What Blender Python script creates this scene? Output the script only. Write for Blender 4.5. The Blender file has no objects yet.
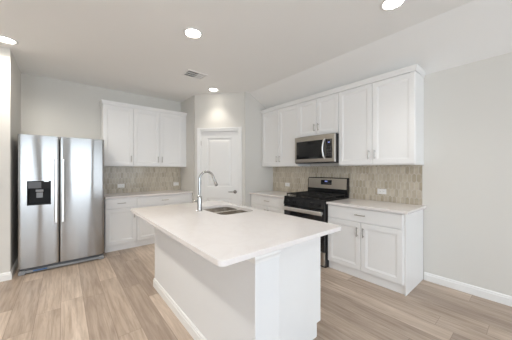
import bpy, bmesh, math, random
from mathutils import Vector, Matrix
PI = math.pi
S = bpy.context.scene
C = S.collection
random.seed(7)

# ------------------------------------------------------------------ camera, world, daylight, exposure
cam = bpy.data.cameras.new('camera'); cam.sensor_width = 36; cam.lens = 231.76/512*36
cam.shift_y = -0.0008; cam.clip_start = 0.05
camo = bpy.data.objects.new('camera', cam); C.objects.link(camo)
camo.location = (0, 0, 1.3573); camo.rotation_euler = (PI/2, 0, -0.6929)
S.camera = camo
W = bpy.data.worlds.new('world'); S.world = W; W.use_nodes = True
W.node_tree.nodes['Background'].inputs[0].default_value = (0.86, 0.93, 1.0, 1)
W.node_tree.nodes['Background'].inputs[1].default_value = 1.0
S.view_settings.view_transform = 'Standard'; S.view_settings.look = 'None'
S.view_settings.gamma = 1; S.view_settings.use_curve_mapping = False
S.view_settings.exposure = 0.76
S.cycles.use_denoising = True
S.cycles.max_bounces = 14; S.cycles.diffuse_bounces = 10
S.cycles.sample_clamp_indirect = 8

YREAR, XLEFT, XR, YB, CEIL, CREASE, EAVE = -3.6, -3.6, 3.4264, 5.058, 2.85, 2.787, 2.525
# rear windows bring daylight; unseen side windows are added to brighten the room
REAR_WIN = [(-2.9, -1.1, 0.25, 2.35), (-0.5, 1.3, 0.25, 2.35), (1.75, 3.0, 0.55, 2.25)]
ADDED_SIDE_WIN = [(-2.6, -1.2, 0.7, 2.25), (0.4, 1.8, 0.7, 2.25)]
def daylight(name, loc, rot, sx, sy, power, col):
    l = bpy.data.lights.new(name, 'AREA'); l.shape = 'RECTANGLE'; l.size = sx; l.size_y = sy
    l.energy = power; l.color = col
    o = bpy.data.objects.new(name, l); C.objects.link(o); o.location = loc; o.rotation_euler = rot
for (a, b, z0, z1) in REAR_WIN:
    daylight('window_daylight', ((a+b)/2, YREAR-0.14, (z0+z1)/2), (PI/2, 0, 0), b-a, z1-z0, (9.8 if a < 1 else 5.0)*(b-a)*(z1-z0), (0.75, 0.87, 1.0))
for (a, b, z0, z1) in ADDED_SIDE_WIN:
    daylight('window_daylight', (XLEFT-0.14, (a+b)/2, (z0+z1)/2), (PI/2, 0, -PI/2), b-a, z1-z0, 2.0*(b-a)*(z1-z0), (0.94, 0.97, 1.0))  # area lamps shining in through the added side windows
LAMP, BEAM = 48.0, 13.0
LAMP_COL = (1.0, 0.935, 0.83)

# ------------------------------------------------------------------ materials
def nodemat(name):
    m = bpy.data.materials.new(name); m.use_nodes = True
    nt = m.node_tree
    return m, nt, nt.nodes['Principled BSDF']
def setp(b, **k):
    for n, v in k.items():
        b.inputs[{'col': 'Base Color', 'rough': 'Roughness', 'metal': 'Metallic', 'spec': 'Specular IOR Level', 'coat': 'Coat Weight',
                  'emit': 'Emission Color', 'es': 'Emission Strength', 'aniso': 'Anisotropic'}[n]].default_value = v
def N(nt, t, **props):
    n = nt.nodes.new(t)
    for k, v in props.items(): setattr(n, k, v)
    return n
def plain(name, col, rough=0.5, metal=0.0, spec=0.5, bump=0.0, scale=200, var=0.0, vscale=3.0):
    m, nt, b = nodemat(name); setp(b, col=(*col, 1), rough=rough, metal=metal, spec=spec)
    tc = N(nt, 'ShaderNodeTexCoord')
    if bump:
        n = N(nt, 'ShaderNodeTexNoise'); n.inputs['Scale'].default_value = scale; n.inputs['Detail'].default_value = 3
        nt.links.new(tc.outputs['Object'], n.inputs['Vector'])
        bp = N(nt, 'ShaderNodeBump'); bp.inputs['Strength'].default_value = bump; bp.inputs['Distance'].default_value = 0.002
        nt.links.new(n.outputs[0], bp.inputs['Height']); nt.links.new(bp.outputs[0], b.inputs['Normal'])
    if var:
        n = N(nt, 'ShaderNodeTexNoise'); n.inputs['Scale'].default_value = vscale
        nt.links.new(tc.outputs['Object'], n.inputs['Vector'])
        r = N(nt, 'ShaderNodeValToRGB')
        r.color_ramp.elements[0].color = (*[c*(1-var) for c in col], 1); r.color_ramp.elements[1].color = (*[min(1, c*(1+var)) for c in col], 1)
        nt.links.new(n.outputs[0], r.inputs[0]); nt.links.new(r.outputs[0], b.inputs['Base Color'])
    return m
M = {}
M['paint'] = plain('wall_paint', (0.71, 0.695, 0.658), 0.65, spec=0.3, bump=0.12, scale=160, var=0.01, vscale=1.5)
M['ceiling'] = plain('ceiling_paint', (0.90, 0.90, 0.89), 0.8, spec=0.2, bump=0.15, scale=120, var=0.01, vscale=1.5)
M['trim'] = plain('trim_paint', (0.86, 0.86, 0.85), 0.35, var=0.006)
M['cabinet'] = plain('cabinet_white_lacquer', (0.87, 0.87, 0.865), 0.38, var=0.006, vscale=2)
M['nickel'] = plain('brushed_nickel', (0.46, 0.435, 0.40), 0.3, 1.0, var=0.03, vscale=60)
M['chrome'] = plain('chrome', (0.50, 0.50, 0.495), 0.16, 1.0, var=0.02, vscale=20)
M['black'] = plain('black_enamel', (0.012, 0.012, 0.013), 0.22, var=0.1)
M['matteblack'] = plain('matte_black', (0.010, 0.010, 0.011), 0.5, spec=0.25, var=0.1)
M['island_paint'] = plain('island_wall_paint', (0.79, 0.795, 0.80), 0.5, spec=0.35, bump=0.05, scale=160)
M['blackglass'] = plain('black_glass', (0.010, 0.010, 0.011), 0.06, spec=0.6, var=0.1)
M['iron'] = plain('cast_iron', (0.018, 0.017, 0.016), 0.6, bump=0.3, scale=300)
M['darkplastic'] = plain('dark_grey_plastic', (0.10, 0.105, 0.115), 0.45, var=0.05)
M['greyplastic'] = plain('grey_plastic', (0.30, 0.31, 0.325), 0.45, var=0.05)
M['darkslot'] = plain('dark_slot', (0.05, 0.05, 0.05), 0.8, var=0.05)
M['outlet'] = plain('outlet_white', (0.88, 0.87, 0.85), 0.3, var=0.005)
M['bluestrip'] = plain('strip_blue', (0.05, 0.13, 0.30), 0.4, var=0.05)
M['fridgeside'] = plain('fridge_side_grey', (0.12, 0.12, 0.125), 0.45, bump=0.1, scale=400)

def steel(name, col, rough, axis, rvar=0.05, an=0.0, arot=0.0, wavy=0.0):
    m, nt, b = nodemat(name); setp(b, col=(*col, 1), rough=rough, metal=1.0)
    tc = N(nt, 'ShaderNodeTexCoord'); mp = N(nt, 'ShaderNodeMapping')
    mp.inputs['Scale'].default_value = {'z': (240, 240, 3), 'x': (3, 240, 240), 'y': (240, 3, 240)}[axis]
    n = N(nt, 'ShaderNodeTexNoise'); n.inputs['Scale'].default_value = 1.0; n.inputs['Detail'].default_value = 3
    nt.links.new(tc.outputs['Object'], mp.inputs[0]); nt.links.new(mp.outputs[0], n.inputs['Vector'])
    mr = N(nt, 'ShaderNodeMapRange'); mr.inputs[3].default_value = rough-rvar; mr.inputs[4].default_value = rough+rvar
    nt.links.new(n.outputs[0], mr.inputs[0]); nt.links.new(mr.outputs[0], b.inputs['Roughness'])
    if an:
        tg = N(nt, 'ShaderNodeTangent'); tg.direction_type = 'RADIAL'; tg.axis = 'Z'; nt.links.new(tg.outputs[0], b.inputs['Tangent'])
        b.inputs['Anisotropic'].default_value = an; b.inputs['Anisotropic Rotation'].default_value = arot
    bp = N(nt, 'ShaderNodeBump'); bp.inputs['Strength'].default_value = 0.04; bp.inputs['Distance'].default_value = 0.001
    nt.links.new(n.outputs[0], bp.inputs['Height']); nt.links.new(bp.outputs[0], b.inputs['Normal'])
    if wavy:      # the slight waviness of large sheet-metal doors
        mp2 = N(nt, 'ShaderNodeMapping'); mp2.inputs['Scale'].default_value = (4.2, 1, 0.35)
        n2 = N(nt, 'ShaderNodeTexNoise'); n2.inputs['Scale'].default_value = 1.0; n2.inputs['Detail'].default_value = 1
        nt.links.new(tc.outputs['Object'], mp2.inputs[0]); nt.links.new(mp2.outputs[0], n2.inputs['Vector'])
        b2 = N(nt, 'ShaderNodeBump'); b2.inputs['Strength'].default_value = wavy; b2.inputs['Distance'].default_value = 0.05
        nt.links.new(n2.outputs[0], b2.inputs['Height']); nt.links.new(b2.outputs[0], bp.inputs['Normal'])
    return m
M['steel'] = steel('stainless_steel', (0.37, 0.363, 0.352), 0.17, 'z', an=0.9, arot=0.25, wavy=0.16)
M['steelh'] = steel('stainless_steel_horizontal', (0.47, 0.435, 0.39), 0.3, 'x')
M['sinksteel'] = steel('sink_steel', (0.66, 0.62, 0.57), 0.18, 'y')
M['bronzed'] = plain('dark_satin_nickel', (0.22, 0.205, 0.19), 0.3, 1.0, var=0.03)
M['key'] = plain('key_black', (0.03, 0.03, 0.033), 0.4, var=0.05)
M['satin'] = steel('satin_handle_steel', (0.82, 0.81, 0.79), 0.35, 'z')

def emitter(name, col, st):
    m, nt, b = nodemat(name); setp(b, col=(*col, 1), rough=0.5, emit=(*col, 1), es=st); return m
M['display'] = emitter('blue_display', (0.30, 0.36, 0.85), 0.22)

def quartz():
    m, nt, b = nodemat('white_quartz'); setp(b, rough=0.12, spec=0.5)
    tc = N(nt, 'ShaderNodeTexCoord')
    n = N(nt, 'ShaderNodeTexNoise'); n.inputs['Scale'].default_value = 2.2; n.inputs['Detail'].default_value = 8; n.inputs['Distortion'].default_value = 1.8
    nt.links.new(tc.outputs['Object'], n.inputs['Vector'])
    r = N(nt, 'ShaderNodeValToRGB'); e = r.color_ramp.elements
    e[0].position = 0.44; e[0].color = (0.85, 0.81, 0.79, 1); e[1].position = 0.56; e[1].color = (0.85, 0.81, 0.79, 1)
    v = e.new(0.5); v.color = (0.83, 0.785, 0.765, 1)
    nt.links.new(n.outputs[0], r.inputs[0])
    n2 = N(nt, 'ShaderNodeTexNoise'); n2.inputs['Scale'].default_value = 180; nt.links.new(tc.outputs['Object'], n2.inputs['Vector'])
    mx = N(nt, 'ShaderNodeMix', data_type='RGBA', blend_type='MULTIPLY'); mx.inputs[0].default_value = 0.05
    nt.links.new(r.outputs[0], mx.inputs[6]); nt.links.new(n2.outputs[0], mx.inputs[7]); nt.links.new(mx.outputs[2], b.inputs['Base Color'])
    return m
M['quartz'] = quartz()

def planks():
    m, nt, b = nodemat('oak_vinyl_planks'); setp(b, rough=0.36, spec=0.4)
    L = nt.links.new
    def math_(op, a, c=None):
        n = N(nt, 'ShaderNodeMath', operation=op)
        for i, v in enumerate((a, c)):
            if v is None: continue
            if isinstance(v, (int, float)): n.inputs[i].default_value = v
            else: L(v, n.inputs[i])
        return n.outputs[0]
    tc = N(nt, 'ShaderNodeTexCoord'); sp = N(nt, 'ShaderNodeSeparateXYZ'); L(tc.outputs['Object'], sp.inputs[0])
    PW, PL = 0.180, 1.22
    u = math_('DIVIDE', math_('ADD', sp.outputs[0], 20.0), PW); row = math_('FLOOR', u)
    wn = N(nt, 'ShaderNodeTexWhiteNoise', noise_dimensions='1D'); L(row, wn.inputs['W'])
    v = math_('ADD', math_('DIVIDE', math_('ADD', sp.outputs[1], 20.0), PL), wn.outputs['Value']); idx = math_('FLOOR', v)
    cb = N(nt, 'ShaderNodeCombineXYZ'); L(row, cb.inputs[0]); L(idx, cb.inputs[1])
    wn2 = N(nt, 'ShaderNodeTexWhiteNoise', noise_dimensions='2D'); L(cb.outputs[0], wn2.inputs['Vector'])
    ramp = N(nt, 'ShaderNodeValToRGB'); e = ramp.color_ramp.elements
    e[0].position = 0.0; e[0].color = (0.36, 0.292, 0.242, 1); e[1].position = 1.0; e[1].color = (0.64, 0.545, 0.465, 1)
    k = e.new(0.5); k.color = (0.53, 0.44, 0.365, 1)
    L(wn2.outputs['Value'], ramp.inputs[0])
    # grain, shifted per plank
    gx = math_('ADD', math_('MULTIPLY', sp.outputs[0], 34.0), math_('MULTIPLY', wn2.outputs['Value'], 97.0))
    gy = math_('ADD', math_('MULTIPLY', sp.outputs[1], 2.2), math_('MULTIPLY', wn2.outputs['Value'], 53.0))
    cg = N(nt, 'ShaderNodeCombineXYZ'); L(gx, cg.inputs[0]); L(gy, cg.inputs[1])
    ng = N(nt, 'ShaderNodeTexNoise'); ng.inputs['Scale'].default_value = 1.0; ng.inputs['Detail'].default_value = 6; ng.inputs['Roughness'].default_value = 0.65; ng.inputs['Distortion'].default_value = 0.6
    L(cg.outputs[0], ng.inputs['Vector'])
    r2 = N(nt, 'ShaderNodeValToRGB'); e = r2.color_ramp.elements
    e[0].position = 0.30; e[0].color = (0.70, 0.66, 0.62, 1); e[1].position = 0.62; e[1].color = (1.06, 1.05, 1.04, 1)
    L(ng.outputs[0], r2.inputs[0])
    cg2 = N(nt, 'ShaderNodeCombineXYZ'); L(math_('MULTIPLY', gx, 0.22), cg2.inputs[0]); L(math_('MULTIPLY', gy, 0.6), cg2.inputs[1])
    ng2 = N(nt, 'ShaderNodeTexNoise'); ng2.inputs['Scale'].default_value = 1.0; ng2.inputs['Detail'].default_value = 3; L(cg2.outputs[0], ng2.inputs['Vector'])
    r3 = N(nt, 'ShaderNodeValToRGB'); e = r3.color_ramp.elements
    e[0].position = 0.3; e[0].color = (0.82, 0.79, 0.76, 1); e[1].position = 0.7; e[1].color = (1.1, 1.1, 1.1, 1); L(ng2.outputs[0], r3.inputs[0])
    mx = N(nt, 'ShaderNodeMix', data_type='RGBA', blend_type='MULTIPLY'); mx.inputs[0].default_value = 1.0; L(ramp.outputs[0], mx.inputs[6]); L(r2.outputs[0], mx.inputs[7])
    mx2 = N(nt, 'ShaderNodeMix', data_type='RGBA', blend_type='MULTIPLY'); mx2.inputs[0].default_value = 1.0; L(mx.outputs[2], mx2.inputs[6]); L(r3.outputs[0], mx2.inputs[7])
    fu = math_('FRACT', u); fv = math_('FRACT', v)
    eu = math_('MULTIPLY', math_('MINIMUM', fu, math_('SUBTRACT', 1.0, fu)), PW); ev = math_('MULTIPLY', math_('MINIMUM', fv, math_('SUBTRACT', 1.0, fv)), PL)
    seam = math_('LESS_THAN', math_('MINIMUM', eu, ev), 0.0016)
    mx3 = N(nt, 'ShaderNodeMix', data_type='RGBA'); L(math_('MULTIPLY', seam, 0.55), mx3.inputs[0]); L(mx2.outputs[2], mx3.inputs[6]); mx3.inputs[7].default_value = (0.14, 0.10, 0.075, 1)
    L(mx3.outputs[2], b.inputs['Base Color'])
    return m
M['planks'] = planks()

def tile_mat():
    m, nt, b = nodemat('picket_tile'); setp(b, rough=0.16, spec=0.5)
    at = N(nt, 'ShaderNodeAttribute'); at.attribute_name = 'tint'
    r = N(nt, 'ShaderNodeValToRGB'); e = r.color_ramp.elements
    e[0].position = 0.0; e[0].color = (0.46, 0.40, 0.305, 1); e[1].position = 1.0; e[1].color = (0.62, 0.56, 0.46, 1)
    nt.links.new(at.outputs['Fac'], r.inputs[0])
    tc = N(nt, 'ShaderNodeTexCoord'); n = N(nt, 'ShaderNodeTexNoise'); n.inputs['Scale'].default_value = 22; n.inputs['Detail'].default_value = 4
    nt.links.new(tc.outputs['Object'], n.inputs['Vector'])
    mx = N(nt, 'ShaderNodeMix', data_type='RGBA', blend_type='OVERLAY'); mx.inputs[0].default_value = 0.25
    nt.links.new(r.outputs[0], mx.inputs[6]); nt.links.new(n.outputs[0], mx.inputs[7]); nt.links.new(mx.outputs[2], b.inputs['Base Color'])
    bp = N(nt, 'ShaderNodeBump'); bp.inputs['Strength'].default_value = 0.25; bp.inputs['Distance'].default_value = 0.004
    nt.links.new(n.outputs[0], bp.inputs['Height']); nt.links.new(bp.outputs[0], b.inputs['Normal'])
    return m
M['tile'] = tile_mat()
M['grout'] = plain('tile_grout', (0.74, 0.72, 0.69), 0.8, bump=0.2, scale=500)
def glass_mat():
    m = bpy.data.materials.new('window_glass'); m.use_nodes = True; nt = m.node_tree; nt.nodes.clear()
    o = N(nt, 'ShaderNodeOutputMaterial'); t = N(nt, 'ShaderNodeBsdfTransparent'); g = N(nt, 'ShaderNodeBsdfGlossy'); g.inputs['Roughness'].default_value = 0.02
    mx = N(nt, 'ShaderNodeMixShader'); mx.inputs[0].default_value = 0.05
    nt.links.new(t.outputs[0], mx.inputs[1]); nt.links.new(g.outputs[0], mx.inputs[2]); nt.links.new(mx.outputs[0], o.inputs[0]); return m
M['glass'] = glass_mat()

# ------------------------------------------------------------------ mesh helpers
class MB:
    def __init__(s): s.bm = bmesh.new()
    def box(s, x0, x1, y0, y1, z0, z1, bev=0.0, seg=1):
        mt = Matrix.Translation(((x0+x1)/2, (y0+y1)/2, (z0+z1)/2)) @ Matrix.Diagonal((abs(x1-x0), abs(y1-y0), abs(z1-z0), 1))
        r = bmesh.ops.create_cube(s.bm, size=1, matrix=mt)
        if bev:
            es = list({e for v in r['verts'] for e in v.link_edges})
            bmesh.ops.bevel(s.bm, geom=es, offset=bev, segments=seg, affect='EDGES', profile=0.5)
        return s
    def rings(s, w, h, rings, x0=0, z0=0, flip=False):
        """front panel in the xz plane facing -y: nested rectangles (inset, y) from the back edge to the centre"""
        prev = None; first = None
        for (i, y) in rings:
            vs = [s.bm.verts.new((x0+a, y, z0+b)) for a, b in ((i, i), (w-i, i), (w-i, h-i), (i, h-i))]
            if prev:
                for k in range(4): s.bm.faces.new((prev[k], prev[(k+1) % 4], vs[(k+1) % 4], vs[k]))
            else: first = vs
            prev = vs
        s.bm.faces.new(prev); s.bm.faces.new(first[::-1]); return s
    def loops(s, loops, cap0=True, cap1=True):
        prev = None; first = None
        for lp in loops:
            vs = [s.bm.verts.new(p) for p in lp]
            if prev:
                n = len(vs)
                for k in range(n): s.bm.faces.new((prev[k], prev[(k+1) % n], vs[(k+1) % n], vs[k]))
            else: first = vs
            prev = vs
        if cap0: s.bm.faces.new(first[::-1])
        if cap1: s.bm.faces.new(prev)
        return s
    def prism(s, poly, axis, a, b):
        """extrude a 2D polygon along an axis; poly gives the two other coordinates in order"""
        def P(p, t):
            return {'x': (t, p[0], p[1]), 'y': (p[0], t, p[1]), 'z': (p[0], p[1], t)}[axis]
        return s.loops([[P(p, a) for p in poly], [P(p, b) for p in poly]])
    def tube(s, pts, r, n=12):
        pts = [Vector(p) for p in pts]; rs = r if isinstance(r, (list, tuple)) else [r]*len(pts)
        lps = []; up = None
        for i, p in enumerate(pts):
            t = (pts[min(i+1, len(pts)-1)]-pts[max(i-1, 0)]).normalized()
            if up is None: up = t.orthogonal().normalized()
            up = (up - t*up.dot(t)).normalized(); sd = t.cross(up)
            lps.append([p+(up*math.cos(2*PI*k/n)+sd*math.sin(2*PI*k/n))*rs[i] for k in range(n)])
        return s.loops(lps)
    def lathe(s, prof, n=24, c=(0, 0, 0), axis='z', cap=True):
        def P(r, h, a):
            x, y = r*math.cos(a), r*math.sin(a)
            return {'z': (c[0]+x, c[1]+y, c[2]+h), 'y': (c[0]+x, c[1]-h, c[2]+y), 'x': (c[0]+h, c[1]+x, c[2]+y)}[axis]
        return s.loops([[P(r, h, 2*PI*k/n) for k in range(n)] for r, h in prof], cap, cap)
    def build(s, name, mat, parent=None, smooth=False, loc=None, rot=None, bevel=0.0, angle=35):
        bmesh.ops.recalc_face_normals(s.bm, faces=s.bm.faces)
        me = bpy.data.meshes.new(name); s.bm.to_mesh(me); s.bm.free()
        me.materials.append(M[mat] if isinstance(mat, str) else mat)
        o = bpy.data.objects.new(name, me); C.objects.link(o)
        if parent: o.parent = parent
        if loc: o.location = loc
        if rot is not None: o.rotation_euler = (0, 0, rot)
        if smooth:
            for p in me.polygons: p.use_smooth = True
            me.set_sharp_from_angle(angle=math.radians(angle))
        if bevel:
            bv = o.modifiers.new('edge', 'BEVEL'); bv.width = bevel; bv.segments = 2; bv.limit_method = 'ANGLE'; bv.angle_limit = math.radians(40)
        return o
def rrect(x0, x1, y0, y1, r, z, n=5):
    out = []
    for cx, cy, a0 in ((x1-r, y1-r, 0), (x0+r, y1-r, PI/2), (x0+r, y0+r, PI), (x1-r, y0+r, 1.5*PI)):
        for k in range(n+1):
            a = a0+PI/2*k/n; out.append((cx+r*math.cos(a), cy+r*math.sin(a), z))
    return out
def tag(o, label=None, cat=None, group=None, kind=None):
    for k, v in (('label', label), ('category', cat), ('group', group), ('kind', kind)):
        if v: o[k] = v
    return o
def thing(name, label, cat, loc=(0, 0, 0), rot=0, group=None, kind=None):
    o = bpy.data.objects.new(name, None); C.objects.link(o); o.empty_display_size = 0.1
    o.location = loc; o.rotation_euler = (0, 0, rot)
    return tag(o, label, cat, group, kind)
def struct(o): o['kind'] = 'structure'; return o
def dup(o, parent=None):
    c = o.copy(); C.objects.link(c)
    if parent: c.parent = parent
    for ch in list(o.children): dup(ch, c)
    return c

# ------------------------------------------------------------------ the room
struct(MB().box(XLEFT-0.15, XR+0.15, YREAR-0.15, YB+0.15, -0.08, 0).build('floor', 'planks'))
ceil = MB().prism([(XLEFT-0.15, CEIL), (CREASE, CEIL), (XR+0.15, EAVE-0.077), (XR+0.15, CEIL+0.15), (XLEFT-0.15, CEIL+0.15)], 'y', YREAR-0.15, YB+0.15)
struct(ceil.build('ceiling', 'ceiling'))
TOP = CEIL
struct(MB().box(XLEFT-0.12, XR+0.12, YB, YB+0.12, 0, TOP).build('wall_back', 'paint'))
struct(MB().prism([(XR, 0), (XR+0.12, 0), (XR+0.12, EAVE-0.061), (XR, EAVE)], 'y', YREAR-0.12, YB).build('wall_right', 'paint'))
# projecting wall left of the refrigerator niche
struct(MB().box(XLEFT, -0.507, 4.14, YB, 0, TOP, ).build('wall_niche', 'paint'))
# rear wall with window openings; those in the left wall are added, unseen
def wall_open(name, a0, a1, opens, along, at0, at1):
    m = MB(); xs = sorted({a0, a1, *[o[0] for o in opens], *[o[1] for o in opens]})
    def bx(a, b, z0, z1):
        if z1-z0 < 1e-4: return
        if along == 'x': m.box(a, b, at0, at1, z0, z1)
        else: m.box(at0, at1, a, b, z0, z1)
    for a, b in zip(xs, xs[1:]):
        op = [o for o in opens if o[0] <= a and b <= o[1]]
        if op: bx(a, b, 0, op[0][2]); bx(a, b, op[0][3], TOP)
        else: bx(a, b, 0, TOP)
    return struct(m.build(name, 'paint'))
wall_open('wall_rear', XLEFT-0.12, XR+0.12, REAR_WIN, 'x', YREAR-0.12, YREAR)
wall_open('wall_left', YREAR, 4.14, ADDED_SIDE_WIN, 'y', XLEFT-0.12, XLEFT)
def window(n, w, h, loc, rot):
    r = thing('window_%d' % n, None, None, loc, rot, kind='structure')
    f = MB(); t = 0.05
    f.box(0, w, 0, 0.07, 0, t); f.box(0, w, 0, 0.07, h-t, h); f.box(0, t, 0, 0.07, t, h-t); f.box(w-t, w, 0, 0.07, t, h-t)
    f.box(t, w-t, 0.015, 0.055, h/2-0.02, h/2+0.02)
    f.build('frame', 'trim', r)
    MB().box(t, w-t, 0.033, 0.039, t, h-t).build('pane', 'glass', r)
for i, (a, b, z0, z1) in enumerate(REAR_WIN): window(i+1, b-a, z1-z0, (b, YREAR-0.02, z0), PI)
for i, (a, b, z0, z1) in enumerate(ADDED_SIDE_WIN): window(i+4, b-a, z1-z0, (XLEFT-0.02, a, z0), PI/2)  # frames and panes of the added, unseen side windows

# pantry closet in the corner, its door set in the angled wall
PA = Vector((2.012, 4.332)); PB = Vector((2.70, 3.56)); PD = (PB-PA); PLEN = PD.length; PANG = math.atan2(PD.y, PD.x)
u = PD.normalized(); nrm = Vector((u.y, -u.x))       # nrm points out of the closet, to the room
if nrm.y > 0: nrm = -nrm
T = 0.115
def pl(s, d, z): q = PA+u*s-nrm*d; return (q.x, q.y, z)
OP0, OP1, OPZ = 0.112, 0.894, 2.118
pw = MB()
pw.box(PA.x, PA.x+T, PA.y+0.04, YB, 0, TOP)
for s0, s1, z0, z1 in ((0, OP0, 0, TOP), (OP1, PLEN, 0, TOP), (OP0, OP1, OPZ, TOP)):
    poly = [pl(s0, 0, 0)[:2], pl(s1, 0, 0)[:2], pl(s1, T, 0)[:2], pl(s0, T, 0)[:2]]
    pw.prism(poly, 'z', z0, z1)
SL = (CEIL-EAVE)/(XR-CREASE)
pw.prism([(PB.x-0.02, 0), (XR, 0), (XR, EAVE), (CREASE, CEIL), (PB.x-0.02, CEIL)], 'y', PB.y, PB.y+T)
struct(pw.build('wall_pantry', 'paint'))
# door_1, local x along the angled wall, -y into the room
d1 = thing('door_1', None, None, pl(0, 0, 0), PANG, kind='structure')
DW0, DW1, DZ1 = OP0+0.014, OP1-0.014, OPZ-0.014
dm = MB(); w = DW1-DW0
def door_face(m):
    y0 = 0.018
    st = 0.125
    panels = [(0.20, 0.80), (1.02, DZ1-0.125)]
    m.box(DW0, DW0+st, y0, y0+0.035, 0.012, DZ1); m.box(DW1-st, DW1, y0, y0+0.035, 0.012, DZ1)
    zs = [0.012, panels[0][0], panels[0][1], panels[1][0], panels[1][1], DZ1]
    for a, b in ((zs[0], zs[1]), (zs[2], zs[3]), (zs[4], zs[5])): m.box(DW0+st, DW1-st, y0, y0+0.035, a, b)
    for a, b in panels:
        m.rings(w-2*st, b-a, [(0, y0+0.03), (0, y0), (0.006, y0+0.011), (0.026, y0+0.013), (0.034, y0+0.013), (0.062, y0+0.003)], DW0+st, a)
door_face(dm)
dm.build('door_slab', 'trim', d1)
for hz in (0.25, 1.1, 1.88):
    MB().tube([(DW0-0.001, 0.012, hz-0.045), (DW0-0.001, 0.012, hz+0.045)], 0.006, 8).build('hinge', 'nickel', d1)
lv = MB(); lx, lz = DW1-0.06, 0.925
lv.lathe([(0.001, 0), (0.034, 0), (0.034, 0.008), (0.026, 0.014), (0.012, 0.016), (0.011, 0.045), (0.001, 0.046)], 20, (lx, 0.018, lz), 'y')
lv.tube([(lx+0.012, -0.02, lz), (lx-0.03, -0.024, lz), (lx-0.08, -0.024, lz), (lx-0.125, -0.018, lz-0.002)], [0.011, 0.010, 0.008, 0.007], 10)
lv.build('lever_handle', M['bronzed'], d1, smooth=True)
cs = MB()
cw = 0.066
prof = [(0, 0), (cw, 0), (cw, -0.017), (cw*0.75, -0.019), (cw*0.35, -0.012), (0, -0.010)]
cs.prism([(OP0-a+0.006, b) for a, b in prof], 'z', 0, OPZ+0.066)
cs.prism([(OP1+a-0.006, b) for a, b in prof], 'z', 0, OPZ+0.066)
cs.loops([[(OP0-0.0, b, OPZ+a-0.006) for a, b in prof], [(OP1+0.0, b, OPZ+a-0.006) for a, b in prof]])
cs.box(OP0, OP0+0.012, 0, T, 0, OPZ); cs.box(OP1-0.012, OP1, 0, T, 0, OPZ); cs.box(OP0, OP1, 0, T, OPZ-0.012, OPZ)
struct(cs.build('trim_1', 'trim', None, loc=pl(0, -0.0005, 0), rot=PANG))
# dark closet interior behind the door stays closed by its slab

def baseboard(name, p, q, h=0.098, t=0.014):
    p, q = Vector(p), Vector(q); d = q-p; L = d.length
    m = MB().prism([(0, 0), (-t, 0), (-t, h*0.72), (-t*0.7, h*0.78), (-t*0.7, h*0.9), (-t*0.25, h), (0, h)], 'x', 0, L)
    return struct(m.build(name, 'trim', None, loc=(p.x, p.y, 0), rot=math.atan2(d.y, d.x)))
baseboard('baseboard_right', (XR-0.0005, 0.874), (XR-0.0005, YREAR))
baseboard('baseboard_left', (XLEFT, 4.1395), (-0.507, 4.1395))
baseboard('baseboard_niche', (-0.5065, 4.1255), (-0.5065, YB))
baseboard('baseboard_back', (-0.492, YB-0.0005), (0.515, YB-0.0005))

# ------------------------------------------------------------------ cabinets
def bar_pull(parent, x, z, length, vertical, y=0.0):
    m = MB(); r = 0.0058; so = 0.03; e = length/2; k = e-0.014
    if vertical:
        m.tube([(x, y-so, z-e), (x, y-so, z+e)], r, 10)
        for s in (-1, 1): m.tube([(x, y, z+s*k), (x, y-so, z+s*k)], r*0.85, 8)
    else:
        m.tube([(x-e, y-so, z), (x+e, y-so, z)], r, 10)
        for s in (-1, 1): m.tube([(x+s*k, y, z), (x+s*k, y-so, z)], r*0.85, 8)
    return m.build('handle', 'nickel', parent, smooth=True)
DT = 0.02
def cab_door(root, x0, x1, z0, z1, hx=None, hz=None, hl=0.115):
    st = 0.058
    d = MB().rings(x1-x0, z1-z0, [(0, 0), (0, -DT+0.0025), (0.0025, -DT), (st, -DT), (st+0.004, -DT+0.005), (st+0.012, -DT+0.005), (st+0.016, -DT+0.009)], x0, z0).build('door', 'cabinet', root)
    if hx is not None: bar_pull(d, hx, hz, hl, True, -DT)
    return d
def cab_drawer(root, x0, x1, z0, z1):
    d = MB().rings(x1-x0, z1-z0, [(0, 0), (0, -DT+0.004), (0.004, -DT)], x0, z0).build('drawer', 'cabinet', root)
    bar_pull(d, (x0+x1)/2, (z0+z1)/2+0.005, 0.125, False, -DT); return d
G = 0.0034
def base_cabinet(label, loc, rot, w, ndoors, group, fill=(0, 0), kick=0.018, hinge='l', drawer=True, endpanel=None, h=0.883, depth=0.595):
    r = thing('base_cabinet', label, 'cabinet', loc, rot, group)
    b = MB(); b.box(0, w, 0, depth, 0.10, h)
    b.build('carcass', 'cabinet', r)
    MB().box(0.001, w-0.001, kick, depth, 0, 0.0995).build('toe_kick', 'cabinet', r)
    a, e = fill[0]+G, w-fill[1]-G
    zt = 0.703
    if drawer: cab_drawer(r, a, e, 0.709, 0.872)
    else: zt = 0.872
    if ndoors == 1:
        cab_door(r, a, e, 0.113, zt, (e-0.035) if hinge == 'l' else (a+0.035), zt-0.115)
    else:
        c = (a+e)/2
        cab_door(r, a, c-G, 0.113, zt, c-0.038, zt-0.115); cab_door(r, c+G, e, 0.113, zt, c+0.038, zt-0.115)
    if endpanel:
        x = w if endpanel == 'r' else -0.012
        MB().box(x+0.0005, x+0.012, -0.004, depth, 0, h).build('end_panel', 'cabinet', r)
    return r
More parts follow.
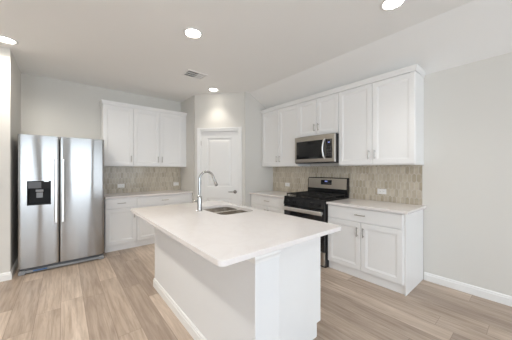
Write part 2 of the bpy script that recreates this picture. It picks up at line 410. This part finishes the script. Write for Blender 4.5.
def wall_cabinet(label, loc, rot, w, h, ndoors, group, fill=(0, 0), depth=0.30, hl=0.115, hinge='l', top=2.49, rail=True):
    r = thing('wall_cabinet', label, 'cabinet', loc, rot, group)
    MB().box(0, w, 0, depth, 0, h).build('carcass', 'cabinet', r)
    a, e = fill[0]+G, w-fill[1]-G; z0, z1 = 0.012, h-0.012
    if ndoors == 1: cab_door(r, a, e, z0, z1, (e-0.035) if hinge == 'l' else a+0.035, z0+0.125, hl)
    else:
        c = (a+e)/2
        cab_door(r, a, c-G, z0, z1, c-0.038, z0+0.125, hl); cab_door(r, c+G, e, z0, z1, c+0.038, z0+0.125, hl)
    return r
RW = -PI/2                       # cabinets on the right wall face -x
UB, UTOP = 1.416, 2.492
# back wall
YBF = YB-0.60; e = 0.001
base_cabinet('white base cabinet with one drawer over one door, beside the refrigerator', (0.515, YBF, 0), 0, 0.466, 1, 'white base cabinets')
base_cabinet('white base cabinet with one long drawer, between the single-door cabinet and the pantry wall', (0.9815, YBF, 0), 0, 1.028, 2, 'white base cabinets', fill=(0, 0.07))
YUF = YB-0.31
wall_cabinet('narrow white wall cabinet with a single door, above the counter next to the refrigerator', (0.518, YUF, UB), 0, 0.4695, UTOP-UB, 1, 'white wall cabinets', depth=0.308)
wall_cabinet('white two-door wall cabinet beside the pantry wall, right of the single-door one', (0.988, YUF, UB), 0, 1.022, UTOP-UB, 2, 'white wall cabinets', fill=(0, 0.075), depth=0.308)
# right wall
XBF, XUF = XR-0.60, XR-0.31
base_cabinet('white base cabinet with wide drawer and two doors, right of the stove', (XBF, 1.836, 0), RW, 0.940, 2, 'white base cabinets', fill=(0.004, 0.01), endpanel='r')
base_cabinet('white base cabinet between the stove and the pantry wall, mostly behind the island', (XBF, 3.557, 0), RW, 0.952, 2, 'white base cabinets', fill=(0.04, 0))
wall_cabinet('tall white two-door wall cabinet right of the microwave, at the free end', (XUF, 1.840, UB), RW, 0.962, UTOP-UB, 2, 'white wall cabinets', depth=0.308)
wall_cabinet('short white two-door wall cabinet directly above the microwave', (XUF, 2.603, 1.892), RW, 0.762, UTOP-1.892, 2, 'white wall cabinets', depth=0.308)
wall_cabinet('tall white two-door wall cabinet left of the microwave, against the pantry wall', (XUF, 3.557, UB), RW, 0.953, UTOP-UB, 2, 'white wall cabinets', fill=(0.025, 0), depth=0.308)
# crown mouldings
def crown(name, label, loc, rot, w, over_l, over_r, back=0.308):
    # swept with mitred ends: loops along x, profile in yz, ends shifted with the profile's own projection
    p = [(back, 0), (-0.024, 0), (-0.027, 0.012), (-0.033, 0.030), (-0.042, 0.045), (-0.045, 0.060), (back, 0.060)]
    m = MB()
    base = -0.024
    def off(y, on): return (max(0, -y-0.019) if on else 0)
    L0 = [(-off(y, over_l), y, z) for y, z in p]; L1 = [(w+off(y, over_r), y, z) for y, z in p]
    m.loops([L0, L1])
    def side(x, sg):
        q = [(0, 0), (0.024, 0), (0.027, 0.012), (0.033, 0.030), (0.042, 0.045), (0.045, 0.060), (0, 0.060)]
        f = lambda a: max(0, a-0.019)
        lp = [[(x+sg*f(a), -a, z) for a, z in q]]
        if back < 0.3: lp += [[(x+sg*f(a), 0.245, z) for a, z in q], [(x+sg*f(a), 0.307, min(z, 0.028)) for a, z in q]]
        else: lp += [[(x+sg*f(a), back, z) for a, z in q]]
        m.loops(lp)
    if over_l: side(0, -1)
    if over_r: side(w, 1)
    return tag(m.build(name, 'cabinet', None, loc=loc, rot=rot), label, 'crown molding')
crown('crown_molding', 'white crown molding topping the back wall cabinets beside the refrigerator', (0.518, YUF, UTOP+0.0005), 0, 1.492, True, False)
crown('crown_molding', 'long white crown molding topping the wall cabinets over the stove', (XUF, 3.557, UTOP+0.0005), RW, 2.679, False, True, 0.235)

# ------------------------------------------------------------------ countertops
def slab(m, outer, z0, z1, hole=None):
    bm = m.bm
    tops = []
    for z, flip in ((z1, False), (z0, True)):
        es = []; lv = []
        for lp in ([outer, hole] if hole else [outer]):
            vs = [bm.verts.new((x, y, z)) for x, y, *_ in lp]; lv.append(vs)
            es += [bm.edges.new((vs[i], vs[(i+1) % len(vs)])) for i in range(len(vs))]
        if hole: bmesh.ops.triangle_fill(bm, edges=es, use_beauty=True)
        else: bm.faces.new(lv[0])
        tops.append(lv)
    for a, b in zip(*tops):
        n = len(a)
        for i in range(n): bm.faces.new((a[i], a[(i+1) % n], b[(i+1) % n], b[i]))
    return m
CT0, CT1 = 0.884, 0.914
def counter(label, outer, hole=None):
    return tag(slab(MB(), outer, CT0, CT1, hole).build('countertop', 'quartz', bevel=0.003), label, 'countertop', )
counter('white quartz countertop on the back wall between refrigerator and pantry', rrect(0.512, 2.010, YB-0.648, YB-0.001, 0.004, 0, 1))
counter('white quartz countertop right of the stove, with a free right end', rrect(XR-0.648, XR-0.001, 0.852, 1.838, 0.004, 0, 1))
counter('white quartz countertop section left of the stove, against the pantry wall', rrect(XR-0.648, XR-0.001, 2.603, 3.559, 0.004, 0, 1))
SX0, SX1, SY0, SY1 = 1.190, 1.602, 1.93, 2.52
counter('large white quartz island countertop with the sink cut into it', rrect(0.580, 1.690, 0.966, 2.940, 0.036, 0, 6), rrect(SX0, SX1, SY0, SY1, 0.07, 0, 8))

# ------------------------------------------------------------------ backsplash of vertical picket tiles
def clip(poly, x0, x1, z0, z1):
    for ax, val, sg in ((0, x0, 1), (0, x1, -1), (1, z0, 1), (1, z1, -1)):
        out = []
        for i in range(len(poly)):
            a, b = poly[i], poly[(i+1) % len(poly)]
            ia, ib = sg*(a[ax]-val) >= 0, sg*(b[ax]-val) >= 0
            if ia: out.append(a)
            if ia != ib:
                t = (val-a[ax])/(b[ax]-a[ax]); out.append((a[0]+t*(b[0]-a[0]), a[1]+t*(b[1]-a[1])))
        poly = out
        if len(poly) < 3: return None
    return poly
def backsplash(label, loc, rot, w, rects, seed):
    rnd = random.Random(seed)
    r = thing('backsplash', label, 'backsplash', loc, rot)
    g = MB()
    for (x0, x1, z0, z1) in rects: g.box(x0, x1, 0.001, 0.006, z0, z1)
    g.build('grout', 'grout', r)
    bm = bmesh.new(); lay = bm.faces.layers.float.new('tint')
    tw, th, pt = 0.051, 0.124, 0.023; pitch = th-pt; gr = 0.0019
    for row in range(-1, 9):
        for col in range(-1, int(w/tw)+2):
            cx = col*tw+(tw/2 if row % 2 else 0); cz = row*pitch+0.03
            tint = min(1, max(0, rnd.gauss(0.5, 0.28)))
            hw, hh, k = tw/2-gr, th/2-gr*1.3, th/2-pt
            hexa = [(cx, cz-hh), (cx+hw, cz-k), (cx+hw, cz+k), (cx, cz+hh), (cx-hw, cz+k), (cx-hw, cz-k)]
            for (x0, x1, z0, z1) in rects:
                q = clip(hexa, x0, x1, z0, z1)
                if not q: continue
                area = sum(q[i][0]*q[(i+1) % len(q)][1]-q[(i+1) % len(q)][0]*q[i][1] for i in range(len(q)))
                if abs(area) < 1e-5: continue
                mx, mz = sum(p[0] for p in q)/len(q), sum(p[1] for p in q)/len(q)
                tilt = rnd.uniform(-0.0006, 0.0006)
                lo = [bm.verts.new((p[0], 0.0009, p[1])) for p in q]
                hi = [bm.verts.new((mx+(p[0]-mx)*0.93, -0.002+tilt*(p[0]-mx)/tw*2, mz+(p[1]-mz)*0.96)) for p in q]
                n = len(q); fs = []
                for i in range(n): fs.append(bm.faces.new((lo[i], lo[(i+1) % n], hi[(i+1) % n], hi[i])))
                fs.append(bm.faces.new(hi))
                for f in fs: f[lay] = tint
    bmesh.ops.recalc_face_normals(bm, faces=bm.faces)
    me = bpy.data.meshes.new('tiles'); bm.to_mesh(me); bm.free(); me.materials.append(M['tile'])
    o = bpy.data.objects.new('tiles', me); C.objects.link(o); o.parent = r
    return r
ZB = UB-CT1-0.001
backsplash('grey-beige picket tile backsplash on the back wall, beside the refrigerator', (0.53, YB-0.007, CT1+0.0005), 0, 1.481, [(0, 1.481, 0, ZB)], 3)
# right wall: local x runs from the pantry wall (y=3.556) towards the camera
backsplash('grey-beige picket tile backsplash behind the stove, running to the free right end', (XR-0.007, 3.556, CT1+0.0005), RW, 2.662, [(0, 0.953, 0, ZB), (0.955, 1.714, 0, ZB), (1.716, 2.662, 0, ZB)], 5)

# ------------------------------------------------------------------ outlets
def outlet(label, loc, rot):
    r = thing('outlet', label, 'outlet', loc, rot, 'backsplash outlets')
    MB().rings(0.118, 0.072, [(0, 0), (0, -0.003), (0.004, -0.006)], -0.059, -0.036).build('cover_plate', 'outlet', r)
    for sx in (-0.021, 0.021):
        f = MB().box(sx-0.0165, sx+0.0165, -0.0085, -0.006, -0.014, 0.014, 0.002).build('receptacle', 'outlet', r)
        s = MB()
        s.box(sx-0.008, sx+0.002, -0.0088, -0.0085, 0.005, 0.0065); s.box(sx-0.008, sx+0.002, -0.0088, -0.0085, -0.0065, -0.005); s.box(sx+0.006, sx+0.010, -0.0088, -0.0085, -0.002, 0.002)
        s.build('slots', 'darkslot', f)
outlet('white wall outlet in the back wall tiles nearest the refrigerator', (0.845, YB-0.0105, 1.047), 0)
outlet('white wall outlet in the back wall tiles nearest the pantry wall', (1.904, YB-0.0105, 1.042), 0)
outlet('white wall outlet left of the stove, in the right wall tiles', (XR-0.0105, 3.14, 1.060), RW)
outlet('white wall outlet right of the stove, above the free-ended counter', (XR-0.0105, 1.366, 1.052), RW)

# ------------------------------------------------------------------ refrigerator
FX, FY, FW = -0.449, 4.186, 0.926
fr = thing('refrigerator', 'stainless steel side-by-side refrigerator in the niche at left', 'refrigerator', (FX, FY, 0))
MB().box(0.004, FW-0.004, 0.085, 0.845, 0.03, 1.785, 0.006).build('cabinet_body', 'fridgeside', fr)
def bowed(x0, x1, z0, z1, bulge=0.010, t=0.07, cut=None, n=24, r=0.012):
    m = MB(); xs = [x0, x0+0.0015, x0+0.004, x0+0.008] + [x0+r+(x1-x0-2*r)*i/n for i in range(n+1)] + [x1-0.008, x1-0.004, x1-0.0015, x1]
    if cut: xs = sorted(set(xs) | {cut[0], cut[1]})
    def yf(x):
        d = min(x-x0, x1-x); uu = (x-x0)/(x1-x0)*2-1
        y = -bulge*(1-uu*uu)
        if d < r: y += r-math.sqrt(max(0, r*r-(r-d)**2))
        return y
    zs = [z0, z1] if not cut else [z0, cut[2], cut[3], z1]
    bm = m.bm; G_ = {}
    def V(x, y, z):
        k = (round(x, 5), round(y, 5), round(z, 5))
        if k not in G_: G_[k] = bm.verts.new((x, y, z))
        return G_[k]
    for a, b in zip(xs, xs[1:]):
        for c, d in zip(zs, zs[1:]):
            if cut and a >= cut[0]-1e-6 and b <= cut[1]+1e-6 and abs(c-cut[2]) < 1e-6: continue
            bm.faces.new((V(a, yf(a), c), V(b, yf(b), c), V(b, yf(b), d), V(a, yf(a), d)))
        bm.faces.new((V(a, yf(a), z0), V(a, t, z0), V(b, t, z0), V(b, yf(b), z0)))
        bm.faces.new((V(a, yf(a), z1), V(b, yf(b), z1), V(b, t, z1), V(a, t, z1)))
        bm.faces.new((V(a, t, z0), V(a, t, z1), V(b, t, z1), V(b, t, z0)))
    bm.faces.new([V(x0, yf(x0), z) for z in zs]+[V(x0, t, z1), V(x0, t, z0)])
    bm.faces.new([V(x1, yf(x1), z) for z in zs]+[V(x1, t, z1), V(x1, t, z0)])
    return m
gx = 0.4065
DC = (0.086, 0.318, 0.892, 1.208)
dl = bowed(0, gx-0.003, 0.085, 1.808, cut=DC).build('door', 'steel', fr, smooth=True, angle=40)
tag(dl, 'narrow freezer door with black dispenser')
dr = bowed(gx+0.003, FW, 0.085, 1.808).build('door', 'steel', fr, smooth=True, angle=40)
tag(dr, 'wide plain fresh food door')
# dispenser recess
dp = MB(); x0, x1, z0, z1 = DC
dp.box(x0, x1, 0.055, 0.06, z0, z1); dp.box(x0, x0+0.008, -0.012, 0.055, z0, z1); dp.box(x1-0.008, x1, -0.012, 0.055, z0, z1)
dp.box(x0+0.008, x1-0.008, -0.012, 0.055, z0, z0+0.012); dp.box(x0+0.008, x1-0.008, -0.012, 0.055, z1-0.11, z1)
dsp = dp.build('dispenser', 'matteblack', dl)
MB().box(x0+0.012, x0+0.135, -0.0135, -0.012, z1-0.095, z1-0.012).build('control_panel', 'darkplastic', dl)
MB().box(x0+0.08, x1-0.075, -0.004, 0.05, z1-0.145, z1-0.112, 0.004).build('ice_chute', 'greyplastic', dl)
MB().box(x0+0.085, x1-0.082, 0.030, 0.040, z1-0.225, z1-0.155, 0.003).build('paddle', 'greyplastic', dl)
MB().box(x1-0.07, x1-0.02, -0.0135, -0.012, z1-0.012, z1-0.004).build('badge', 'satin', dl)
def fhandle(d, x, z0, z1):
    m = MB()
    m.prism([(x-0.016, -0.052), (x-0.012, -0.062), (x+0.012, -0.062), (x+0.016, -0.052), (x+0.012, -0.044), (x-0.012, -0.044)], 'z', z0, z1)
    for z in (z0+0.05, z1-0.05): m.box(x-0.009, x+0.009, -0.048, 0.001, z-0.018, z+0.018)
    m.build('handle', 'satin', d, bevel=0.002)
fhandle(dl, gx-0.036, 0.64, 1.50); fhandle(dr, gx+0.036, 0.64, 1.50)
gm = MB(); gm.box(0.02, FW-0.02, 0.03, 0.075, 0.016, 0.072, 0.004)
gr_ = gm.build('kick_grille', 'darkplastic', fr)
MB().box(0.05, FW-0.05, 0.018, 0.029, 0.012, 0.045, 0.004).build('grille_rail', 'greyplastic', gr_)
MB().box(0.14, 0.28, 0.0155, 0.0175, 0.022, 0.04).build('blue_strip', 'bluestrip', gr_)  # thin strip in one even blue on the grille rail
for x in (0.035, FW-0.035):
    f = MB(); f.box(x-0.033, x+0.033, 0.008, 0.078, 0.0005, 0.052, 0.006).build('foot', 'greyplastic', fr)
for x in (0.05, FW-0.05):
    MB().box(x-0.035, x+0.035, 0.03, 0.16, 1.785, 1.815, 0.006).build('hinge_cover', 'greyplastic', fr)

# ------------------------------------------------------------------ gas range, local x along the wall from its left side, -y to the room
RWID = 0.758
rg = thing('gas_range', 'freestanding black and stainless gas range between the counters', 'stove', (XR-0.66, 2.600, 0), RW)
MB().box(0, RWID, 0.012, 0.645, 0.0, 0.905).build('body', 'black', rg)
dwr = MB().rings(RWID-0.008, 0.185, [(0, 0.010), (0, -0.012), (0.008, -0.020)], 0.004, 0.025).build('drawer', 'steelh', rg)
od = MB().rings(RWID-0.006, 0.585, [(0, 0.010), (0, -0.018), (0.008, -0.026)], 0.003, 0.217).build('oven_door', 'blackglass', rg)
MB().box(0.10, RWID-0.10, -0.0275, -0.0265, 0.30, 0.62, 0.0).build('window', 'black', od)
oh = MB()
oh.box(0.012, RWID-0.012, -0.078, -0.058, 0.722, 0.778, 0.008, 2)
for x in (0.035, RWID-0.035): oh.box(x-0.013, x+0.013, -0.06, -0.0262, 0.735, 0.765)
oh.build('handle', 'satin', od)
cp = MB(); cp.prism([(-0.030, 0.806), (0.010, 0.806), (0.010, 0.922), (-0.012, 0.922)], 'x', 0.002, RWID-0.002)
cpo = cp.build('control_panel', 'black', rg)
for kx in (0.09, 0.215, 0.379, 0.543, 0.668):
    k = MB(); k.lathe([(0.001, 0), (0.026, 0), (0.026, 0.006), (0.021, 0.010), (0.018, 0.030), (0.001, 0.031)], 20, (kx, -0.0225, 0.862), 'y')
    k.box(kx-0.004, kx+0.004, -0.058, -0.051, 0.845, 0.879); k.build('knob', 'black', cpo, smooth=True)
ct = MB(); ct.box(0, RWID, -0.012, 0.60, 0.9225, 0.936, 0.004).build('cooktop', 'black', rg)
BR = [(0.16, 0.15), (0.16, 0.43), (0.379, 0.29), (0.60, 0.15), (0.60, 0.43)]
for bx, by in BR:
    MB().lathe([(0.001, 0), (0.045, 0), (0.045, 0.010), (0.030, 0.012), (0.030, 0.018), (0.001, 0.019)], 20, (bx, by, 0.936)).build('burner', 'iron', rg, smooth=True)
for gx0 in (0.025, 0.265, 0.505):
    g = MB(); ww = 0.228; z = 0.962; b = 0.006
    for x in (gx0+b, gx0+ww/2, gx0+ww-b): g.box(x-b, x+b, 0.02, 0.56, z, z+0.016)
    for y in (0.026, 0.15, 0.29, 0.43, 0.554): g.box(gx0, gx0+ww, y-b, y+b, z+0.0005, z+0.0155)
    for x in (gx0+b, gx0+ww-b):
        for y in (0.026, 0.29, 0.554): g.box(x-b, x+b, y-b, y+b, 0.9365, z)
    g.build('grate', 'iron', rg)
bg = MB(); bg.prism([(0.600, 0.906), (0.645, 0.906), (0.645, 1.225), (0.628, 1.225), (0.616, 1.21), (0.600, 1.035)], 'x', 0.0, RWID)
bgo = bg.build('backguard', 'black', rg)
fp = MB()
def bgy(z): return 0.600+(0.616-0.600)*(z-1.035)/(1.21-1.035)
fp.loops([[(x, bgy(z)-o, z) for x, z in ((0.014, 1.045), (RWID-0.022, 1.045), (RWID-0.022, 1.212), (0.014, 1.212))] for o in (-0.001, 0.004)])
fp.build('front_plate', 'steelh', bgo)
ds = MB(); ds.loops([[(x, bgy(z)-o, z) for x, z in ((0.27, 1.105), (0.475, 1.105), (0.475, 1.185), (0.27, 1.185))] for o in (0.003, 0.006)])
dso = ds.build('display', 'blackglass', bgo)
dg = MB(); dg.loops([[(x, bgy(z)-o, z) for x, z in ((0.345, 1.153), (0.395, 1.153), (0.395, 1.172), (0.345, 1.172))] for o in (0.0055, 0.0068)])
dg.build('clock', 'display', dso)
sb = MB(); 
for i in range(6): sb.loops([[(x+0.285+0.03*i, bgy(z)-o, z) for x, z in ((0, 1.12), (0.018, 1.12), (0.018, 1.135), (0, 1.135))] for o in (0.0055, 0.0066)])
sb.build('buttons', 'key', dso)

# ------------------------------------------------------------------ over-the-range microwave
MWD = 0.415
mw = thing('microwave', 'stainless over-the-range microwave under the short wall cabinet', 'microwave', (XR-MWD, 2.6025, 1.458), RW)
MB().box(0, 0.758, 0.025, MWD-0.002, 0.0, 0.431).build('body', 'black', mw)
md = MB().rings(0.758, 0.417, [(0, 0.024), (0, 0.006), (0.006, 0.0)], 0, 0.014).build('front_frame', 'steelh', mw)
mg = MB().rings(0.545, 0.285, [(0, 0.0), (0, -0.002), (0.003, -0.003)], 0.042, 0.07).build('door_glass', 'blackglass', mw)
MB().box(0.10, 0.52, -0.0036, -0.003, 0.11, 0.315).build('mesh_window', M['black'], mg)
mp_ = MB().rings(0.112, 0.285, [(0, 0.0), (0, -0.002), (0.003, -0.003)], 0.600, 0.07).build('control_panel', 'blackglass', mw)
MB().box(0.645, 0.676, -0.0042, -0.003, 0.297, 0.311).build('clock', 'display', mp_)
kb = MB()
for i in range(3):
    for j in range(4): kb.box(0.614+0.03*i, 0.634+0.03*i, -0.0036, -0.003, 0.10+0.04*j, 0.125+0.04*j)
kb.build('keypad', 'key', mp_)
pts = []
for i in range(13):
    t = i/12; z = 0.062+0.30*t; pts.append((0.590-0.010*math.sin(PI*t), -0.004-0.045*math.sin(PI*t)**0.6 if 0 < t < 1 else -0.003, z))
mh = MB(); mh.tube(pts, 0.012, 10); mh.build('handle', 'satin', mw, smooth=True)
vt = MB()
for i in range(9): vt.box(0.08+0.07*i, 0.13+0.07*i, 0.06, 0.30, -0.003, 0.0005)
vt.build('bottom_filter', 'greyplastic', mw)

# ------------------------------------------------------------------ island
IX0, IX1, IY0, IY1 = 0.815, 1.632, 0.986, 2.825
isl = thing('kitchen_island', 'white kitchen island with panelled end, standing on the plank floor', 'island', (IX0, IY0, 0))
W_, L_ = IX1-IX0, IY1-IY0
KW = 0.185
MB().box(0, KW, 0, L_, 0, 0.8835).build('knee_wall', 'island_paint', isl)
cbx = MB(); EY = 0.146
cbx.box(KW+0.0005, W_-0.02, EY+0.02, L_, 0.112, 0.62); 
cbx.box(KW+0.0005, W_-0.02, EY+0.02, 0.90, 0.62, 0.8835); cbx.box(KW+0.0005, W_-0.02, 1.56, L_, 0.62, 0.8835)
cbx.box(KW+0.0005, 0.36, 0.90, 1.56, 0.62, 0.8835)
cbx.build('carcass', 'cabinet', isl)
MB().box(KW+0.0005, W_-0.06, EY+0.02, L_, 0, 0.1115).build('toe_kick', 'cabinet', isl)
ep = MB(); ep.prism([(KW+0.0005, 0), (W_-0.05, 0), (W_-0.05, 0.112), (W_, 0.112), (W_, 0.8835), (KW+0.0005, 0.8835)], 'y', EY, EY+0.0195)
ep.build('end_panel', 'cabinet', isl, bevel=0.0015)
# top trim and corner bead round the knee wall
tt = MB(); tp = [(0, 0.836), (-0.007, 0.838), (-0.009, 0.852), (-0.018, 0.868), (-0.020, 0.8835), (0, 0.8835)]
tt.loops([[(a, a, z) for a, z in tp], [(a, L_-a, z) for a, z in tp]])
tt.loops([[(a, a, z) for a, z in tp], [(KW, a, z) for a, z in tp]])
tt.loops([[(a, L_-a, z) for a, z in tp], [(KW, L_-a, z) for a, z in tp]])
tt.build('top_trim', 'trim', isl)
cb = MB()
cb.box(-0.004, 0.022, -0.004, 0.022, 0.0, 0.836, 0.002).build('corner_trim', 'island_paint', isl)
bb = MB(); bp_ = [(0, 0), (-0.014, 0), (-0.014, 0.07), (-0.010, 0.076), (-0.010, 0.088), (-0.004, 0.098), (0, 0.098)]
bb.loops([[(a, a, z) for a, z in bp_], [(a, L_-a, z) for a, z in bp_]])
bb.loops([[(a, a, z) for a, z in bp_], [(KW, a, z) for a, z in bp_]])
bb.loops([[(a, L_-a, z) for a, z in bp_], [(KW, L_-a, z) for a, z in bp_]])
bb.build('baseboard', 'trim', isl)
# cabinet fronts on the far side of the island (facing the stove)
def isl_door(y0, y1, z0, z1, handle_y, kind='door'):
    m = MB(); st = 0.058; w = y1-y0
    m.rings(w, z1-z0, [(0, 0), (0, -DT+0.0025), (0.0025, -DT)]+([(st, -DT), (st+0.004, -DT+0.005), (st+0.012, -DT+0.005), (st+0.016, -DT+0.009)] if kind == 'door' else []), 0, z0)
    o = m.build(kind, 'cabinet', isl, loc=(W_-0.0195, y0, 0), rot=PI/2)
    bar_pull(o, handle_y-y0 if kind == 'door' else w/2, z1-0.09 if kind == 'door' else (z0+z1)/2, 0.115, kind == 'door', -DT)
ys = [EY+0.022, 0.60, 1.08, 1.45, L_-0.002]
for i, (a, b) in enumerate(zip(ys, ys[1:])):
    isl_door(a+G, b-G, 0.118, 0.70, (b-0.04) if i % 2 == 0 else a+0.04)
    isl_door(a+G, b-G, 0.708, 0.872, 0, 'drawer')

# sink, hung under the island countertop
sk = thing('sink', 'stainless undermount double-bowl sink in the island', 'sink', ((SX0+SX1)/2, (SY0+SY1)/2, 0.70))
hx, hy = (SX1-SX0)/2, (SY1-SY0)/2
def bowl(y0, y1, dz):
    m = MB(); zt = CT0-0.70-0.0005-dz
    lps = [rrect(-hx-0.004, hx+0.004, y0, y1, 0.05, zt, 6), rrect(-hx+0.004, hx-0.004, y0+0.008, y1-0.008, 0.05, zt, 6),
           rrect(-hx+0.008, hx-0.008, y0+0.012, y1-0.012, 0.05, 0.035, 6), rrect(-hx+0.022, hx-0.022, y0+0.026, y1-0.026, 0.045, 0.012, 6), rrect(-hx+0.05, hx-0.05, y0+0.05, y1-0.05, 0.03, 0.008, 6)]
    out = [rrect(-hx+0.04, hx-0.04, y0+0.04, y1-0.04, 0.03, 0.0, 6), rrect(-hx+0.004, hx-0.004, y0+0.006, y1-0.006, 0.05, 0.02, 6), rrect(-hx-0.004, hx+0.004, y0, y1, 0.05, zt, 6)]
    m.loops(lps, cap0=False); m.loops(out, cap1=False)
    bmesh.ops.remove_doubles(m.bm, verts=m.bm.verts, dist=1e-5)
    o = m.build('bowl', 'sinksteel', sk, smooth=True, angle=30)
    cy = (y0+y1)/2
    MB().lathe([(0.001, 0.0085), (0.028, 0.0085), (0.030, 0.012), (0.043, 0.0125), (0.045, 0.0075), (0.001, 0.0075)], 24, (0, cy, 0)).build('drain', 'chrome', o, smooth=True)
ymid = 2.245-(SY0+SY1)/2
bowl(-hy-0.004, ymid-0.012, 0); bowl(ymid+0.012, hy+0.004, 0)
MB().box(-hx+0.012, hx-0.012, ymid-0.0165, ymid+0.0165, 0.03, CT0-0.70-0.0015, 0.009, 3).build('divider', 'sinksteel', sk, smooth=True)

# faucet
FBX, FBY = 1.117, 2.288
fc = thing('faucet', 'brushed chrome gooseneck pull-down faucet beside the island sink', 'faucet', (FBX, FBY, CT1+0.0003))
MB().lathe([(0.001, 0), (0.031, 0), (0.031, 0.006), (0.027, 0.011), (0.001, 0.011)], 24).build('base_plate', 'chrome', fc, smooth=True)
MB().lathe([(0.001, 0.0105), (0.025, 0.0105), (0.025, 0.14), (0.022, 0.155), (0.015, 0.165), (0.001, 0.165)], 24).build('body', 'chrome', fc, smooth=True)
R = 0.083; zc = 0.338
pts = [(0, 0, 0.16), (0, 0, 0.22), (0, 0, 0.28)]
for i in range(15):
    a = PI-PI*0.90*i/14; pts.append((R+R*math.cos(a), 0, zc+R*math.sin(a)))
MB().tube(pts, 0.0125, 14).build('spout', 'chrome', fc, smooth=True)
e0 = Vector(pts[-1]); dd = (Vector(pts[-1])-Vector(pts[-2])).normalized()
MB().tube([e0-dd*0.002, e0+dd*0.02, e0+dd*0.05, e0+dd*0.105, e0+dd*0.11], [0.0135, 0.0145, 0.016, 0.019, 0.016], 16).build('spray_head', 'chrome', fc, smooth=True)
lh = MB(); lh.tube([(-0.005, 0.02, 0.10), (-0.022, 0.062, 0.10)], 0.014, 14); lh.tube([(-0.020, 0.055, 0.10), (-0.025, 0.072, 0.106), (-0.030, 0.085, 0.120)], [0.009, 0.008, 0.0065], 10)
lh.build('lever', 'chrome', fc, smooth=True)

# ------------------------------------------------------------------ ceiling: downlights and air vent
def downlight(label, x, y, k=1.0, col=LAMP_COL, kb=None, cone=118):
    r = thing('recessed_light', label, 'ceiling light', (x, y, CEIL-0.0005), 0, 'recessed ceiling lights')
    MB().lathe([(0.078, 0), (0.104, 0), (0.104, -0.003), (0.097, -0.008), (0.084, -0.010), (0.078, -0.006)], 32, cap=False).build('trim_ring', 'trim', r, smooth=True)
    MB().lathe([(0.001, -0.002), (0.0775, -0.002), (0.0775, -0.005), (0.001, -0.0065)], 32).build('lens', emitter('lamp_lens', col, LAMP*k), r, smooth=True)
    l = bpy.data.lights.new('downlight_beam', 'SPOT'); l.energy = BEAM*(kb or k); l.color = col; l.spot_size = math.radians(cone); l.spot_blend = 0.85; l.shadow_soft_size = 0.074
    o = bpy.data.objects.new('downlight_beam', l); C.objects.link(o); o.parent = r; o.location = (0, 0, -0.075)
downlight('round recessed ceiling light in front of the refrigerator niche, leftmost', -0.51, 3.88, 0.14, kb=3.0, cone=165)
downlight('round recessed ceiling light above the island, near the middle of the ceiling', 1.088, 2.388, 0.36, kb=0.3)
downlight('round recessed ceiling light close in front of the pantry wall', 2.15, 3.83, 0.14, kb=0.8, cone=105)
downlight('round recessed ceiling light above the aisle by the right wall cabinets, nearest the camera', 2.264, 0.811, 0.35, (1.0, 0.98, 0.94), kb=1.3)
# extra downlights out of view, added as overhead fill light
for (x, y, t, k, kb) in ((-0.53, 0.81, 'left of the viewpoint', 0.6, 1.3), (1.088, 0.811, 'over the near end of the island', 0.25, 0.2),
                         (-0.53, -1.0, 'in the row behind the viewpoint, left', 0.8, 0.8), (1.088, -1.0, 'in the row behind the viewpoint, middle', 0.7, 0.7),
                         (-0.53, 2.388, 'level with the middle of the island, left side', 0.8, 4.2)):
    downlight('added unseen fill downlight '+t, x, y, k, LAMP_COL if y > 2 else (0.90, 0.955, 1.0), kb, 100 if y > 2 else 118)
vn = thing('ceiling_vent', 'white louvered air vent in the ceiling near the pantry', 'vent', (1.588, 3.417, CEIL-0.0005))
vf = MB()
for a, b, c, d in ((-0.165, 0.165, -0.125, -0.10), (-0.165, 0.165, 0.10, 0.125), (-0.165, -0.14, -0.10, 0.10), (0.14, 0.165, -0.10, 0.10)): vf.box(a, b, c, d, -0.010, 0)
vf.build('frame', 'outlet', vn)
MB().box(-0.139, 0.139, -0.099, 0.099, -0.0015, -0.0002).build('duct_shade_plate', 'darkslot', vn)  # flat dark plate stands in for shade inside the duct; no hole
sl = MB()
for i in range(7):
    x = -0.117+0.039*i; s = 0.006 if i < 4 else -0.012
    sl.loops([[(x-s-0.001, y, -0.009), (x-s+0.001, y, -0.009), (x+s+0.001, y, -0.002), (x+s-0.001, y, -0.002)] for y in (-0.0995, 0.0995)])
for y in (-0.035, 0.035): sl.box(-0.139, 0.139, y-0.003, y+0.003, -0.010, -0.002)
sl.build('louvers', 'trim', vn)
